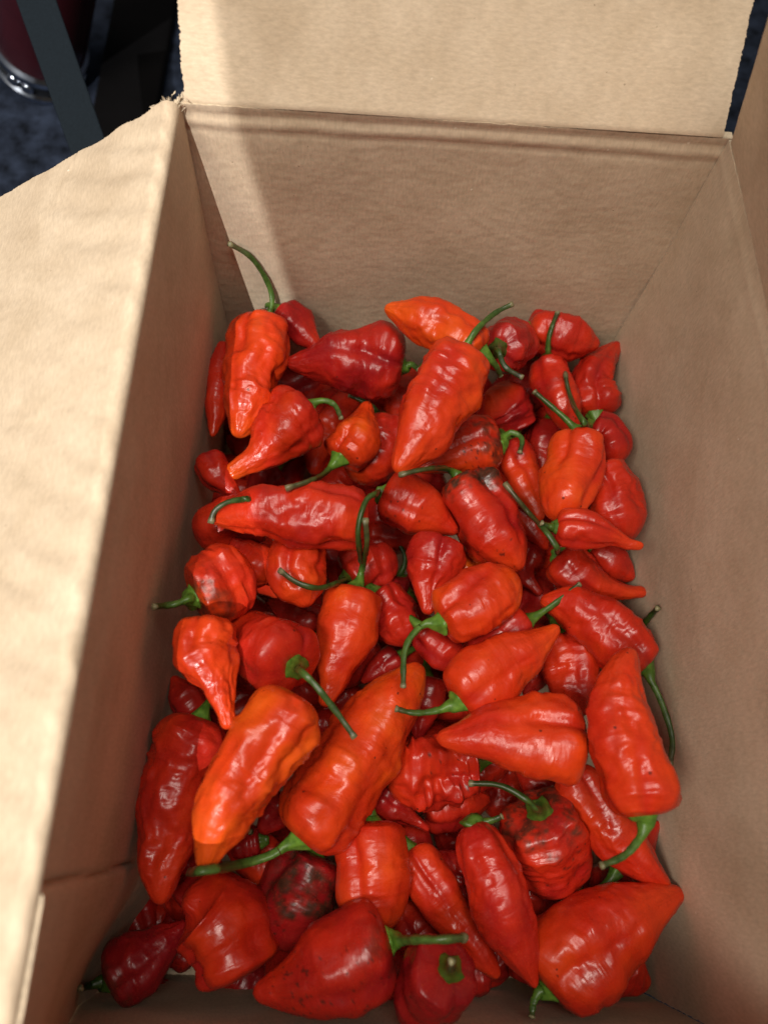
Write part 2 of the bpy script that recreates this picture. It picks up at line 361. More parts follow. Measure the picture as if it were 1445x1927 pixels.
tr = band('trim_strip', [at(286, -80, FLOOR), at(274, 0, FLOOR), at(236, 210, FLOOR), at(209, 360, FLOOR)], (0.028, 0.025), 0.006, M_TRIM)
tag(tr, 'black trim strip lying on the carpet beside the flap', 'trim strip')
# maroon canister with chrome rings, partly behind the strap
cr = 0.036
a0, a1 = at(72, 112, FLOOR + .006), at(98, -170, .105)
can = tag(empty('metal_canister', (a0[0], a0[1], a0[2])), 'maroon metal canister with chrome rings partly hidden by the strap', 'canister')
co = a0.copy()
def lathe(name, prof, mat, parent, seg=40):
    d = (a1 - a0); d /= np.linalg.norm(d); n = np.cross(d, [0, 0, 1.0]); n /= np.linalg.norm(n); b = np.cross(n, d)
    th = np.linspace(0, 2 * np.pi, seg, endpoint=False); V = []
    for a, r in prof:
        V.append(a0 + d * a + r * (np.cos(th)[:, None] * n + np.sin(th)[:, None] * b) - co)
    o = mesh_from(name, np.vstack(V), grid_faces(len(prof), seg), mat, parent)
    e = o.modifiers.new('edges', 'EDGE_SPLIT'); e.split_angle = math.radians(40); return o
ln = float(np.linalg.norm(a1 - a0))
lathe('shell', [(.020, .001), (.020, .032), (.023, .0345), (.027, .0352), (ln, .0352), (ln + .004, .03), (ln + .004, .001)], M_RED, can)
lathe('chrome_ring', [(.018, .030), (.0155, .0350), (.018, .0378), (.023, .0378), (.0255, .0350), (.023, .030), (.018, .030)], M_CHROME, can)
lathe('collar', [(-.001, .001), (-.001, .031), (.003, .0335), (.015, .0335), (.017, .031), (.017, .001)], M_BLACK, can)
lathe('chrome_ring', [(-.002, .030), (-.004, .0350), (-.002, .0375), (.002, .0375), (.004, .0350), (.002, .030), (-.002, .030)], M_CHROME, can)
dd = (a1 - a0) / ln; nn = np.cross(dd, [0, 0, 1.0]); nn /= np.linalg.norm(nn); bb = np.cross(nn, dd); tc_ = at(40, 118, .0) - a0; BOLT = math.atan2(np.dot(tc_, bb), np.dot(tc_, nn))
for q in (BOLT - .16, BOLT + .16):
    u = np.cos(q) * nn + np.sin(q) * bb; c0 = a0 + dd * .010 + u * .0325; w = np.cross(dd, u); V = []
    th = np.linspace(0, 2 * np.pi, 14, endpoint=False)
    for h, r in ((0, .0050), (.004, .0050), (.0055, .0040), (.0058, .0001)):
        V.append(c0 + u * h + r * (np.cos(th)[:, None] * dd + np.sin(th)[:, None] * w) - co)
    mesh_from('bolt', np.vstack(V), grid_faces(4, 14), M_CHROME, can)

#PEPPERS
# ------------------------------------------------------------------ the peppers
HEAD = [(.055, 0), (.022, .20), (.0, .40), (.010, .60), (.035, .79), (.09, .94)]
NARROW = [(.03, 0), (.012, .14), (.0, .28), (.012, .42), (.04, .58), (.10, .76)]
BODY = {
 'cone':    HEAD + [(.2, 1), (.35, .97), (.5, .85), (.65, .66), (.8, .43), (.9, .27), (.97, .15), (1, 0)],
 'long':    HEAD + [(.22, 1), (.4, .98), (.6, .88), (.75, .70), (.87, .46), (.95, .28), (.99, .14), (1, 0)],
 'tail':    HEAD + [(.2, 1), (.36, .95), (.5, .78), (.62, .55), (.74, .37), (.86, .27), (.95, .22), (.99, .13), (1, 0)],
 'blunt':   HEAD + [(.25, 1), (.5, 1), (.7, .92), (.85, .72), (.95, .44), (.99, .22), (1, 0)],
 'drop':    HEAD + [(.25, 1), (.4, .93), (.55, .76), (.7, .55), (.85, .36), (.95, .23), (.99, .13), (1, 0)],
 'spindle': NARROW + [(.2, .9), (.35, 1), (.5, .98), (.65, .84), (.8, .55), (.92, .26), (.98, .12), (1, 0)],
 'squat':   HEAD + [(.25, 1), (.5, 1.02), (.68, .92), (.82, .66), (.9, .40), (.96, .26), (.99, .15), (1, 0)],
 'ball':    HEAD + [(.3, 1), (.55, 1.02), (.75, .9), (.9, .6), (.97, .32), (1, 0)],
}
BASE = 0.038                                  # centres of the lowest peppers that show lie no deeper than this
def body_r(kind, a):
    p = BODY[kind][4:]; return np.interp(a, [q[0] for q in p], [q[1] for q in p])
def tint_of(h):                                # 0 crimson .. 1 orange
    k = [(0.0, (.15, .004, .009)), (0.25, (.31, .009, .008)), (0.5, (.47, .020, .006)), (0.75, (.59, .045, .006)), (1.0, (.70, .105, .007))]
    return np.array([np.interp(h, [q[0] for q in k], [q[1][c] for q in k]) for c in range(3)])

def P(key, hw, spine, kind='cone', hue=.5, stem=None, label='', **o):
    return dict(key=key, hw=hw, spine=spine, kind=kind, hue=hue, stem=stem, label=label, **o)
PEPPERS = [
# lowest first
P(2, 36, [(528,588),(560,615),(605,660)], 'cone', .28, None, 'dark red pepper against the far wall behind the lit pepper with the tall stem'),
P(3, 27, [(430,650),(412,740),(400,822)], 'long', .42, None, 'narrow red pepper tip pointing down beside the left wall, behind the far left lit pepper'),
P(8, 30, [(520,880),(490,905),(462,930)], 'cone', .25, None, 'small dark red pepper in the gap above the long horizontal pepper near the left wall'),
P(68, 36, [(600,1185),(555,1155),(505,1130)], 'cone', .22, None, 'deep red shadowed pepper in the hollow above the pepper whose stem points at the camera'),
P(70, 30, [(750,1235),(715,1255),(680,1285)], 'cone', .3, None, 'dark glossy red pepper sliver between the teardrop pepper and the large centre pepper'),
P(71, 44, [(800,1275),(795,1330),(785,1395)], 'cone', .3, None, 'shadowed red pepper under the thin dark stem in the middle of the heap'),
P(73, 32, [(880,1640),(835,1625),(800,1610)], 'cone', .25, None, 'dark red pepper end peeping out beside the spindle-shaped pepper near the front'),
P(75, 34, [(540,1500),(510,1540),(480,1570)], 'cone', .22, None, 'deep red pepper sliver to the right of the glossy orange pepper'),
P(76, 34, [(1160,1640),(1205,1590),(1240,1545)], 'cone', .22, [(1150,1655),(1110,1680),(1062,1664)], 'dark red pepper squeezed by the right wall with a short dark stem end', green=.7),
P(78, 34, [(760,1095),(790,1110),(830,1130)], 'cone', .2, [(752,1085),(762,1050),(742,1008)], 'buried pepper showing a dark green cap and curved stem in the centre gap', green=.5, over=False),
P(79, 36, [(765,1120),(735,1110),(700,1100)], 'cone', .22, None, 'buried dark pepper beside the dark green cap in the centre gap'),
P(81, 32, [(690,1010),(740,1012),(800,1030)], 'cone', .4, None, 'red pepper sliver under the freckled pepper with the hooked stem'),
P(80, 42, [(1010,700),(980,750),(960,800)], 'cone', .2, None, 'dark red pepper down in the gap below the small pepper with the black-green cap'),
P('25b', 36, [(1110,1035),(1150,1060),(1192,1090)], 'long', .35, None, 'red pepper squeezed beneath two pointed peppers at the right wall'),
P('rw', 34, [(1195,1195),(1185,1250),(1175,1310)], 'cone', .3, [(1205,1182,.3),(1218,1165,.6),(1237,1144,1.0)], 'pepper buried by the right wall, only its thin dark stem pokes up', green=.55),
P(69, 36, [(375,1345),(350,1310),(325,1272)], 'cone', .3, [(378,1345),(388,1335),(398,1328)], 'dark red pepper by the left wall with a dull olive cap', green=.6),
P(72, 58, [(208,1846),(262,1808),(355,1735)], 'cone', .08, [(196,1846),(175,1853),(152,1860)], 'purplish dark pepper in the shadowed near left corner', green=.45, blem=(.2,.6), zmin=.01),  # purplish skin, hue lowered further to carry the corner's shade
P(44, 32, [(712,1495),(755,1528),(808,1562)], 'tail', .3, None, 'knobbly crimson pepper tail under the wrinkled ball-shaped pepper', wr=2.0),
P(74, 28, [(490,1585),(465,1590),(434,1604)], 'blunt', .2, [(500,1580),(480,1572),(470,1565)], 'small dark glossy pepper tucked between the glossy orange pepper and the pale green stem', green=.6),
P(35, 34, [(1000,1025),(985,1075),(1018,1120)], 'tail', .25, None, 'dark wrinkled pepper with a curled tip in the gap left of the pointed right-hand peppers', wr=1.6),
P(31, 22, [(905,1020),(888,1050),(868,1105)], 'long', .85, None, 'orange pepper tip standing up just right of the small glossy crimson pepper', zmin=.062),
P(38, 46, [(1045,1190),(1020,1250),(985,1310)], 'cone', .35, None, 'deep red pepper half hidden under the right side of the curved-stem pepper'),
P(22, 42, [(1030,800),(1025,850),(1005,915)], 'cone', .28, None, 'deep red smooth pepper left of the cleft orange-red pepper'),
P(82, 30, [(955,920),(995,985),(1030,1034)], 'long', .42, None, 'narrow red pepper wedged right of the brown-shouldered pepper'),
P(11, 46, [(665,750),(615,800),(588,892)], 'long', .45, None, 'red pepper behind the small orange-red pepper with the upturned point'),
P(12, 40, [(785,705),(758,760),(735,850)], 'cone', .4, None, 'smooth pinkish red pepper along the left edge of the long slanting pepper at the back'),
P(6, 34, [(388,860),(410,900),(455,940)], 'cone', .35, None, 'glossy red pepper by the left wall under the pepper with the glowing end', nostem=True),
P(64, 50, [(490,965),(430,985),(362,995)], 'blunt', .42, [(472,938,.4),(430,944,.7),(404,962,.6),(397,984,.3)], 'rounded red pepper at the left wall with a thin stem hooked over it', over=True, green=.8),
P(62, 46, [(425,1050),(470,1065),(508,1090)], 'blunt', .42, None, 'red pepper half behind the brown-marked round pepper with the stubby cap'),
P(66, 46, [(655,1088),(695,1065),(748,1050)], 'ball', .35, [(640,1095),(600,1106),(560,1096),(526,1072)], 'dark red round pepper with a green stem curving left across the middle', over=True, green=.8),
P(65, 55, [(570,1022),(560,1075),(577,1142)], 'squat', .58, None, 'orange-red lobed pepper below the long horizontal pepper', groove=.22),
P(67, 46, [(708,1118),(742,1155),(772,1212)], 'blunt', .45, None, 'bumpy red pepper between the teardrop pepper and the small glossy crimson pepper', wr=1.7),
P(33, 36, [(795,1185),(830,1220),(872,1250)], 'blunt', .35, None, 'small striped red pepper end under the orange-red pepper with the drooping stem', groove=.2),
P(34, 44, [(990,1170),(945,1200),(885,1245)], 'blunt', .35, [(998,1166),(1040,1138),(1091,1098)], 'dusky red pepper in the middle right with a short straight stem pointing up right', green=.85),
P(39, 52, [(1050,1195),(1075,1270),(1085,1350)], 'blunt', .5, None, 'red pepper with sparkling dents between the pink pepper and the horizontal folded pepper'),
P(16, 46, [(992,622),(1050,630),(1127,650)], 'squat', .42, None, 'rounded red pepper in the far right corner with a stem lying across it'),
P(15, 50, [(937,656,1.2),(950,652,.3),(965,648,-1.6)], 'ball', .25, [(937,657,1.3),(950,690,1.2),(983,711,1.0)], 'small dark pepper with a black-green cap at the far wall', calyx=.0052, green=.4),
P(18, 46, [(1120,780),(1112,715),(1163,643)], 'cone', .42, None, 'wrinkled triangular red pepper pointing up at the far right wall', wr=1.9),
P(19, 54, [(965,812,-.6),(945,765,.2),(922,733,1.0)], 'squat', .33, None, 'crimson pepper with an orange pointed nub, right of the long slanting pepper', tiphue=.5),
P(17, 42, [(1031,680),(1045,735),(1085,815)], 'long', .38, [(1031,672),(1032,640),(1040,610),(1049,588)], 'narrow red pepper near the far right corner with a straight upright green stem', over=True, blem=(.6,.5,0,.4)),
P(24, 38, [(955,835),(982,900),(1018,980)], 'long', .5, None, 'slim orange-red pepper below the hooked bright green cap'),
P(20, 44, [(1110,806),(1140,825),(1160,880)], 'squat', .28, [(1104,803),(1080,765),(1068,730),(1063,702)], 'pinkish crimson pepper at the right wall with a long stem leaning left', over=True),
P(25, 56, [(1120,885),(1150,945),(1178,1020)], 'blunt', .5, None, 'broad red pepper against the right wall, above the two pointed peppers'),
P(10, 56, [(722,792),(718,845),(655,892)], 'blunt', .42, [(716,790),(700,765),(656,743)], 'red pepper curled round under the small upturned orange-red pepper', green=.6),
P(49, 46, [(770,1598),(825,1690),(880,1765),(938,1840)], 'long', .48, None, 'slim orange-red pepper lying behind the spindle-shaped pepper at the front', wr=1.2),
P(50, 72, [(846,1824,1.8),(818,1848,.9),(790,1895,-.8)], 'ball', .08, [(846,1824,1.9),(848,1815,2.3),(850,1808,2.6)], 'purplish crimson pepper with a stubby dark cap at the very front', calyx=.0055, green=.6, groove=.16, zmin=.015),  # purplish skin; its low hue also stands for shade at the front
P(53, 78, [(590,1605),(560,1680),(535,1790)], 'blunt', .12, None, 'blackish red pepper with brown blotches near the front left', blem=(.72,1.0,-.6,.05), specks=.3, wr=1.2),
P(46, 48, [(1070,1450),(1125,1535),(1190,1610),(1260,1672)], 'long', .5, None, 'long slender red pepper slanting down to the right wall near the front', wr=1.1),
P(14, 50, [(905,665),(835,622),(724,578)], 'long', .80, None, 'orange pepper at the far wall with its tip pointing left', wr=1.3),
P(1, 63, [(500,606),(478,690),(447,822)], 'long', .62, [(506,596),(512,562),(500,524),(470,482),(430,458)], 'brightly sunlit orange-red pepper in the far left corner with a tall arching stem', wr=1.5, over=True, groove=.16),
P(4, 74, [(758,690),(690,678),(620,680),(538,684)], 'cone', .22, [(763,690),(775,686),(788,696)], 'dark crimson cone-shaped pepper near the far wall, tip pointing left', groove=.16),
P(23, 56, [(938,838),(880,845),(785,885)], 'cone', .55, [(942,828),(962,814),(982,826),(978,852)], 'orange-red pepper with black scuffs and a bright green hooked stem', blem=(.30,.8,.6), specks=.35, over=True, green=1.3),
P(13, 70, [(872,670),(838,735),(795,815),(745,888)], 'long', .62, [(875,655),(895,622),(930,590),(964,572)], 'long slanting orange-red pepper near the far wall, stem pointing up right', wr=1.2, over=True),
P(5, 64, [(580,768),(538,800),(480,862),(428,895)], 'tail', .45, [(573,767),(605,754),(630,762),(643,788)], 'red pepper with a glowing orange end by the left wall', blem=None, tiphue=.35, over=True, calyx=.0052, wr=1.2),
P(9, 48, [(640,862),(670,825),(692,757)], 'drop', .7, [(630,872),(600,898),(538,919)], 'small orange-red pepper with an upturned point and a stem trailing left', over=True),
P(21, 56, [(1087,820),(1078,890),(1045,978)], 'blunt', .66, [(1087,812),(1060,785),(1004,736)], 'orange-red pepper with a long cleft near the right wall, stem leaning left', groove=.24, over=True, wr=.7),
P(28, 72, [(866,905),(902,962),(945,1025),(978,1075)], 'long', .42, [(862,896),(838,882),(795,884),(752,894)], 'large red pepper with a brown-green shoulder and arched stem in the upper middle', blem=(.27,1.0), specks=.18, over=True),
P(29, 58, [(722,930),(770,952),(862,1002)], 'cone', .5, [(716,926),(690,940),(674,995),(679,1057)], 'freckled smooth red pepper whose dark stem hooks down to the left', over=True, specks=.2, wr=.6),
P(26, 37, [(1046,992),(1105,1000),(1210,1028)], 'tail', .5, [(1042,992),(1030,990),(1018,984)], 'pointed red pepper at the right wall with a shiny dented top', wr=1.2, green=.6),
P(27, 46, [(1050,1045),(1090,1085),(1150,1110),(1216,1115)], 'tail', .48, [(1054,1043),(1030,1005),(990,960),(949,909)], 'pointed red pepper at the right wall with a long stem reaching up left', over=True, wr=1.1),
P(30, 50, [(830,1015),(815,1070),(803,1156)], 'drop', .28, None, 'small glossy crimson pepper standing tip down in the centre', wr=1.3, nostem=True),
P(32, 60, [(832,1172),(885,1142),(972,1085)], 'blunt', .66, [(815,1168),(785,1185),(762,1225),(759,1294)], 'orange-red pepper in the centre with a bright cap and drooping stem', over=True, wr=1.1, green=1.05),
P(36, 57, [(1212,1255),(1155,1200),(1085,1150),(1016,1128)], 'long', .42, [(1218,1268),(1245,1325),(1264,1390),(1260,1440)], 'long pinkish red pepper by the right wall, tip pointing up left', wr=.9, green=.8),
P(37, 63, [(862,1320),(905,1280),(980,1230),(1052,1178)], 'cone', .58, [(852,1326),(820,1338),(780,1342),(744,1334)], 'red pepper right of centre, tip up right, with a dark stem curving left', over=True, wr=.7, groove=.18),
P(63, 62, [(692,975),(610,972),(500,966),(398,976)], 'long', .42, None, 'long red pepper lying horizontally left of centre, shiny wrinkled side up', wr=1.3, nostem=True),
P(61, 66, [(366,1124,.5),(400,1108,.3),(470,1072,-.5)], 'ball', .5, [(362,1124,.6),(330,1137,.8),(291,1142,.9)], 'round lit red pepper with a brown mark and stubby cap pointing at the left wall', blem=(.30,.8,.9), over=True, calyx=.0062, green=1.25, groove=.08),
P(60, 60, [(392,1165),(388,1225),(415,1295),(432,1372)], 'tail', .62, None, 'twisted brilliantly lit orange-red pepper with a knobbly tail at the left wall', wr=1.7, knobs=[(.75,1.2,.06,.7)], nostem=True),
P(59, 60, [(668,1110),(655,1185),(608,1330)], 'drop', .58, [(674,1104),(683,1060),(690,1020),(687,976)], 'teardrop-shaped red pepper left of centre with a straight stem pointing up', over=True, wr=.7, groove=.2, green=.95),
P(58, 76, [(556,1254,1.3),(515,1225,.6),(438,1160,-.8)], 'cone', .48, [(558,1256,1.4),(590,1285,1.6),(630,1335,1.5),(668,1388,1.2)], 'dull red pepper left of centre with its green cap and stem pointing at the camera', over=True, calyx=.0060, wr=.6, zmin=.090),
P(55, 72, [(378,1352),(338,1450),(312,1570),(303,1703)], 'long', .42, None, 'long dark red pepper along the left wall, tip pointing down', wr=1.4),
P(56, 78, [(560,1312),(505,1400),(430,1510),(382,1640)], 'long', .80, None, 'large glossy orange pepper in the lower left, tip pointing down', wr=1.5, groove=.18, nostem=True),
P(43, 68, [(895,1435),(810,1450),(725,1468)], 'ball', .48, None, 'heavily wrinkled ball-shaped red pepper just below the centre', wr=2.8, specks=.2),
P(52, 72, [(697,1545),(700,1630),(708,1760)], 'blunt', .55, [(697,1535),(700,1512),(708,1490)], 'smooth upright red pepper near the front with a bright green cap', wr=.6, groove=.18, green=1.1),
P(57, 86, [(565,1578),(610,1518),(680,1410),(792,1250)], 'long', .66, [(552,1580),(510,1610),(440,1630),(358,1642)], 'very large orange-red pepper in the middle front with a thick pale green stem', over=True, wr=1.0, groove=.16, green=1.3, rst=.0017, calyx=.0066),
P(40, 82, [(1095,1398),(1010,1388),(920,1380),(820,1390)], 'cone', .58, None, 'big folded orange-red pepper lying horizontally right of centre, tip left', wr=.8, groove=.2),
P(45, 80, [(1014,1526,1.6),(1028,1575,.6),(1045,1680,-1.4)], 'squat', .42, [(1014,1530,1.8),(990,1505,2.2),(940,1478,2.0),(882,1474,1.6)], 'red pepper with a blackened shoulder and cap facing the camera, near the front right', over=True, blem=(.17,.9), specks=.22, calyx=.0066, green=.6, groove=.18),
P(41, 74, [(1210,1535),(1195,1465),(1165,1370),(1165,1290),(1187,1220)], 'long', .56, [(1214,1546),(1205,1575),(1175,1610),(1130,1630)], 'very large wrinkled red pepper standing along the right wall, tip up', wr=1.25, over=True, groove=.12, seed=77),
P(54, 82, [(458,1836),(430,1760),(388,1705),(347,1690,.5)], 'squat', .45, None, 'squat red pepper with a small nub at the near left corner', wr=.7, nostem=True, seed=41),
P(51, 88, [(732,1772),(665,1798),(565,1845),(475,1870)], 'cone', .32, [(738,1772),(775,1768),(825,1768),(876,1764)], 'large deep red cone-shaped pepper at the front with a pale green stem pointing right', over=True, wr=.6, green=1.5, rst=.0016, blem=(.12,.5), specks=.15),
P(47, 85, [(1030,1862),(1080,1800),(1170,1738),(1286,1675)], 'cone', .52, [(1016,1862),(1004,1885),(1000,1915)], 'largest red pepper in the near right corner, tip pointing up right', wr=.8, groove=.18),
P(48, 62, [(885,1552),(925,1650),(968,1760),(1008,1860)], 'spindle', .36, [(905,1548),(930,1542),(945,1535)], 'spindle-shaped glossy red pepper at the front, tip pointing down right', wr=1.0, groove=.10, green=.6),
]
KEEP = {                                       # the buried peppers that show, and where
  2: 'just left of the dark crimson cone near the far wall',
  4: 'just above the pepper with the glowing orange end',
  6: 'just below the dark crimson cone near the far wall',
  8: 'just right of the long slanting pepper at the back',
  23: 'just right of the orange pepper at the far wall',
  28: 'just below the sunlit pepper with the tall arching stem',
  30: 'just left of the pepper with the glowing orange end',
  38: 'just right of the crimson pepper with the orange nub',
  43: 'just left of the long horizontal pepper',
  45: 'just left of the small upturned orange-red pepper',
  47: 'just right of the long horizontal pepper',
  49: 'just above the freckled pepper with the hooked stem',
  56: 'just above the rounded pepper under the thin hooked stem',
  62: 'just left of the freckled pepper with the hooked stem',
  66: 'just left of the pointed pepper with the long stem',
  73: 'just left of the orange-red lobed pepper',
  75: 'just left of the round pepper with the left-curving stem',
  81: 'just right of the brown-shouldered pepper',
  85: 'just above the pepper whose stem points at the camera',
  87: 'just below the orange-red lobed pepper',
  88: 'just above the teardrop-shaped pepper',
  91: 'just left of the orange-red pepper with the drooping stem',
  94: 'just left of the long pinkish pepper by the right wall',
  101: 'just left of the pepper whose stem points at the camera',
  103: 'just below the teardrop-shaped pepper',
  105: 'just above the very large pepper with the pale stem',
  106: 'just left of the pepper with the curved dark stem',
  114: 'just below the twisted brilliantly lit pepper',
  116: 'just above the large glossy orange pepper',
  117: 'just right of the pepper whose stem points at the camera',
  120: 'just below the pepper with the curved dark stem',
  131: 'just right of the large glossy orange pepper',
  133: 'just above the wrinkled ball-shaped pepper',
  134: 'just left of the big folded horizontal pepper',
  135: 'just above the pepper with the blackened shoulder',
  148: 'just above the spindle-shaped pepper',
  149: 'just right of the wrinkled ball-shaped pepper',
  150: 'just below the big folded horizontal pepper',
  155: 'just below the long dark pepper at the left wall',
  157: 'just below the very large pepper with the pale stem',
  158: 'just above the blotched blackish pepper',
  161: 'just right of the smooth upright pepper with the green cap',
  162: 'just below the wrinkled ball-shaped pepper',
  169: 'just left of the squat pepper with the nub',
  170: 'just above the squat pepper with the nub',
  176: 'just left of the spindle-shaped pepper',
  178: 'just below the pepper with the blackened shoulder',
  180: 'just above the largest pepper in the near right corner',
  182: 'just right of the purplish pepper in the near left corner',
  184: 'just above the purplish pepper in the near left corner',
  189: 'just right of the large deep red cone at the front',
  196: 'just left of the very large pepper with the pale stem',
  200: 'just right of the squat pepper with the nub',
  202: 'just left of the purplish pepper at the very front',
  204: 'just right of the purplish pepper at the very front',
  205: 'just below the spindle-shaped pepper',
  206: 'just left of the largest pepper in the near right corner',
  208: 'just below the largest pepper in the near right corner',
}
def spine3(p, zp):
    return np.array([at(q[0], q[1], zp + (q[2] * .01 if len(q) > 2 else 0)) for q in p['spine']])
SA = np.array([.08, .2, .32, .45, .58, .7, .82, .92])
def spheres(p, zp):
    sp = spine3(p, zp); c = catmull(sp, SA)
    R = p['hw'] * depth(sp.mean(0)) / FPX
    return c, R * body_r(p['kind'], SA) * 0.97, R
placed = []
for p in PEPPERS:                              # settle the heap: each pepper comes down until it rests on those under it or on a wall
    z = 0.185
    while True:
        c, r, R = spheres(p, z - 0.001)
        hit = z - 0.001 < p.get('zmin', BASE + R * .0)
        tol = p.get('tol', .80)
        if not hit:
            k = .88
            hit = bool(np.any(c[:, 0] - k * r < lean(c[:, 1], c[:, 2])) or np.any(c[:, 0] + k * r > W) or np.any(c[:, 1] + k * r > 0) or np.any(c[:, 2] - k * r < FLOOR) or np.any(c[:, 1] - k * r < -L))
        if not hit:
            if placed:
                C2 = np.vstack([q[0] for q in placed]); R2 = np.concatenate([q[1] for q in placed])
                d = np.linalg.norm(c[:, None] - C2[None], axis=2) - tol * (r[:, None] + R2[None]); hit = bool(d.min() < 0)
        if hit: break
        z -= 0.001
    p['z'] = z; c, r, R = spheres(p, z); p['R'] = R; placed.append((c, r, R)); p['i'] = len(placed) - 1

rb = np.random.default_rng(12)
BURIED = []
for k in range(210):
    i, j = k % 14, k // 14
    x, y = 330 + 66 * i + rb.uniform(-22, 22), 640 + 86 * j + rb.uniform(-25, 25)
    x = x + j * -9 * (1 - i / 8)
    an, ln_ = rb.uniform(0, 6.28), rb.uniform(55, 85); dx, dy = math.cos(an) * ln_, math.sin(an) * ln_; hw = rb.uniform(40, 52)
    hu = rb.uniform(.22, .42); kd = ['cone', 'long', 'blunt'][k % 3]; z = (.022, -.004)[(i + j) % 2] + rb.uniform(-.003, .003)  # low hue paints the darkness of the gaps into the skin
    if x < 400 and y > 1680: z = -.020  # near left corner: low fillers added to keep the floor dark
    if k not in KEEP: continue
    p = P('b%d' % k, hw, [(x - dx, y - dy), (x, y), (x + dx, y + dy)], kd, hu, None,
          'dark buried pepper glimpsed ' + KEEP[k], group='buried peppers', z=z, i=200 + k, nostem=True)
    for _ in range(40):                        # keep it inside the walls
        c, r, R = spheres(p, z)
        e = [np.min(c[:, 0] - .9 * r - lean(c[:, 1], c[:, 2])), np.min(W - c[:, 0] - .9 * r), np.min(-c[:, 1] - .9 * r), np.min(c[:, 1] - .9 * r + L)]
        if min(e) >= 0: break
        m_ = int(np.argmin(e)); q = ((4, 0), (-4, 0), (0, 4), (0, -4))[m_]
        p['spine'] = [(s_[0] + q[0], s_[1] + q[1]) for s_ in p['spine']]
    BURIED.append(p)
def build_pod(p, root, org):
    seed = p.get('seed', p['i'] * 7 + 3); rs = np.random.default_rng(seed)
    sp = spine3(p, p['z']); R = p['R']; prof = BODY[p['kind']]
    Lw = float(np.linalg.norm(np.diff(catmull(sp, 40), axis=0), axis=1).sum())
    n, m = (96, 80) if p['hw'] > 45 else (64, 52)
    s = np.r_[0, np.cumsum([math.hypot((prof[i + 1][0] - prof[i][0]) * Lw, (prof[i + 1][1] - prof[i][1]) * R) for i in range(len(prof) - 1)])]
    u = np.linspace(0, s[-1], n)
    # smooth the profile curve
    pa = catmull(np.c_[[q[0] * Lw for q in prof], [q[1] * R for q in prof], np.zeros(len(prof))], n)
    a, r = np.clip(pa[:, 0] / Lw, 0, 1), np.clip(pa[:, 1], 0, None); r[0] = 0; r[-1] = 0
    cen = catmull(sp, np.linspace(0, 1, 200)); Tf, Nf, Bf = frames(cen)
    pick = lambda A: np.c_[[np.interp(a, np.linspace(0, 1, 200), A[:, k]) for k in range(3)]].T
    cc, NN, BB = pick(cen), pick(Nf), pick(Bf)
    wv = lambda: np.interp(a, np.linspace(0, 1, 7), np.r_[0, 0, rs.uniform(-.07, .07, 4), 0]) * R
    cc = cc + NN * wv()[:, None] + BB * wv()[:, None]
    th = np.linspace(0, 2 * np.pi, m, endpoint=False)
    A, TH_ = np.meshgrid(a, th, indexing='ij'); Rr = np.repeat(r[:, None], m, 1)
    lob = p.get('lobes', int(rs.integers(3, 5))); ph = p.get('phase', rs.uniform(0, 6.28)); w = p.get('wr', 1.0)
    amp = p.get('groove', rs.uniform(.15, .24))
    g2 = lambda x, y, sd: noise3(np.c_[x.ravel(), y.ravel(), np.full(x.size, seed * .37)], seed + sd).reshape(x.shape)
    cx_, sx_ = np.cos(TH_), np.sin(TH_)
    def n_s(fa, ft, sd):                       # noise on the skin: along the pod, around it
        return noise3(np.c_[(A * Lw * fa).ravel(), (cx_ * ft).ravel() + 7.3, (sx_ * ft).ravel() + 3.1], seed + sd).reshape(A.shape)
    q = TH_ + .35 * n_s(25, .8, 1) + 0.5 * A * rs.uniform(-1, 1)
    gro = np.zeros_like(A)
    for k in range(lob):                       # each groove has a place, a width and a depth of its own
        t0 = ph + 2 * np.pi * k / lob + rs.uniform(-.35, .35); d = (q - t0 + np.pi) % (2 * np.pi) - np.pi
        wd = rs.uniform(.13, .26); dp = amp * rs.uniform(.55, 1.35)
        gro += dp * (.6 * np.exp(-(d / wd) ** 2) + .5 * np.exp(-(d / (2.6 * wd)) ** 2)) * (.55 + .45 * np.clip(1 - A * 1.1, 0, 1)) * np.clip(1.25 - A, 0, 1)
    f = .985 + .30 * amp - gro
    f += .05 * np.cos(2 * (TH_ - rs.uniform(0, 6.28)))
    pin = np.interp(a, np.linspace(0, 1, 9), np.r_[0, rs.uniform(-.06, .035, 7), 0]) * min(1.3, .5 + .6 * w)
    f += pin[:, None] + w * .085 * n_s(85, 1.3, 2) + w * .040 * n_s(190, 3.2, 3) * (.4 + .6 * (n_s(50, 1, 5) > -.1)) + w * .018 * n_s(420, 5.5, 4)
    rid = 1 - np.abs(n_s(230, 2.0, 6)); f += w * .075 * (rid ** 3 - .3) * np.clip(n_s(60, 1.0, 7) + .40, 0, 1)
    for k in range(int(3 + 2 * w)):              # a few dents
        ta, tt, sz = rs.uniform(.12, .8), rs.uniform(0, 6.28), rs.uniform(.10, .22)
        d = (TH_ - tt + np.pi) % (2 * np.pi) - np.pi
        f -= rs.uniform(.06, .15) * (.5 + .5 * w) * np.exp(-((A - ta) / sz) ** 2 - (d / .45) ** 2)
    for (ta, tt, sz, dp) in p.get('knobs', []):
        d = (TH_ - tt + np.pi) % (2 * np.pi) - np.pi
        f += dp * np.exp(-((A - ta) / sz) ** 2 - (d / (sz * 3)) ** 2)
    Rr = Rr * np.clip(f, .3, 1.7)
    V = cc[:, None] + Rr[..., None] * (cx_[..., None] * NN[:, None] + sx_[..., None] * BB[:, None])
    V = V.reshape(-1, 3)
    # colour of the skin: ripening patches, orange tips, green-brown or black marks
    pos = V * 1000
    h = p['hue'] + .06 + .15 * noise3(V * 55, seed + 20) + .07 * noise3(V * 170, seed + 21)
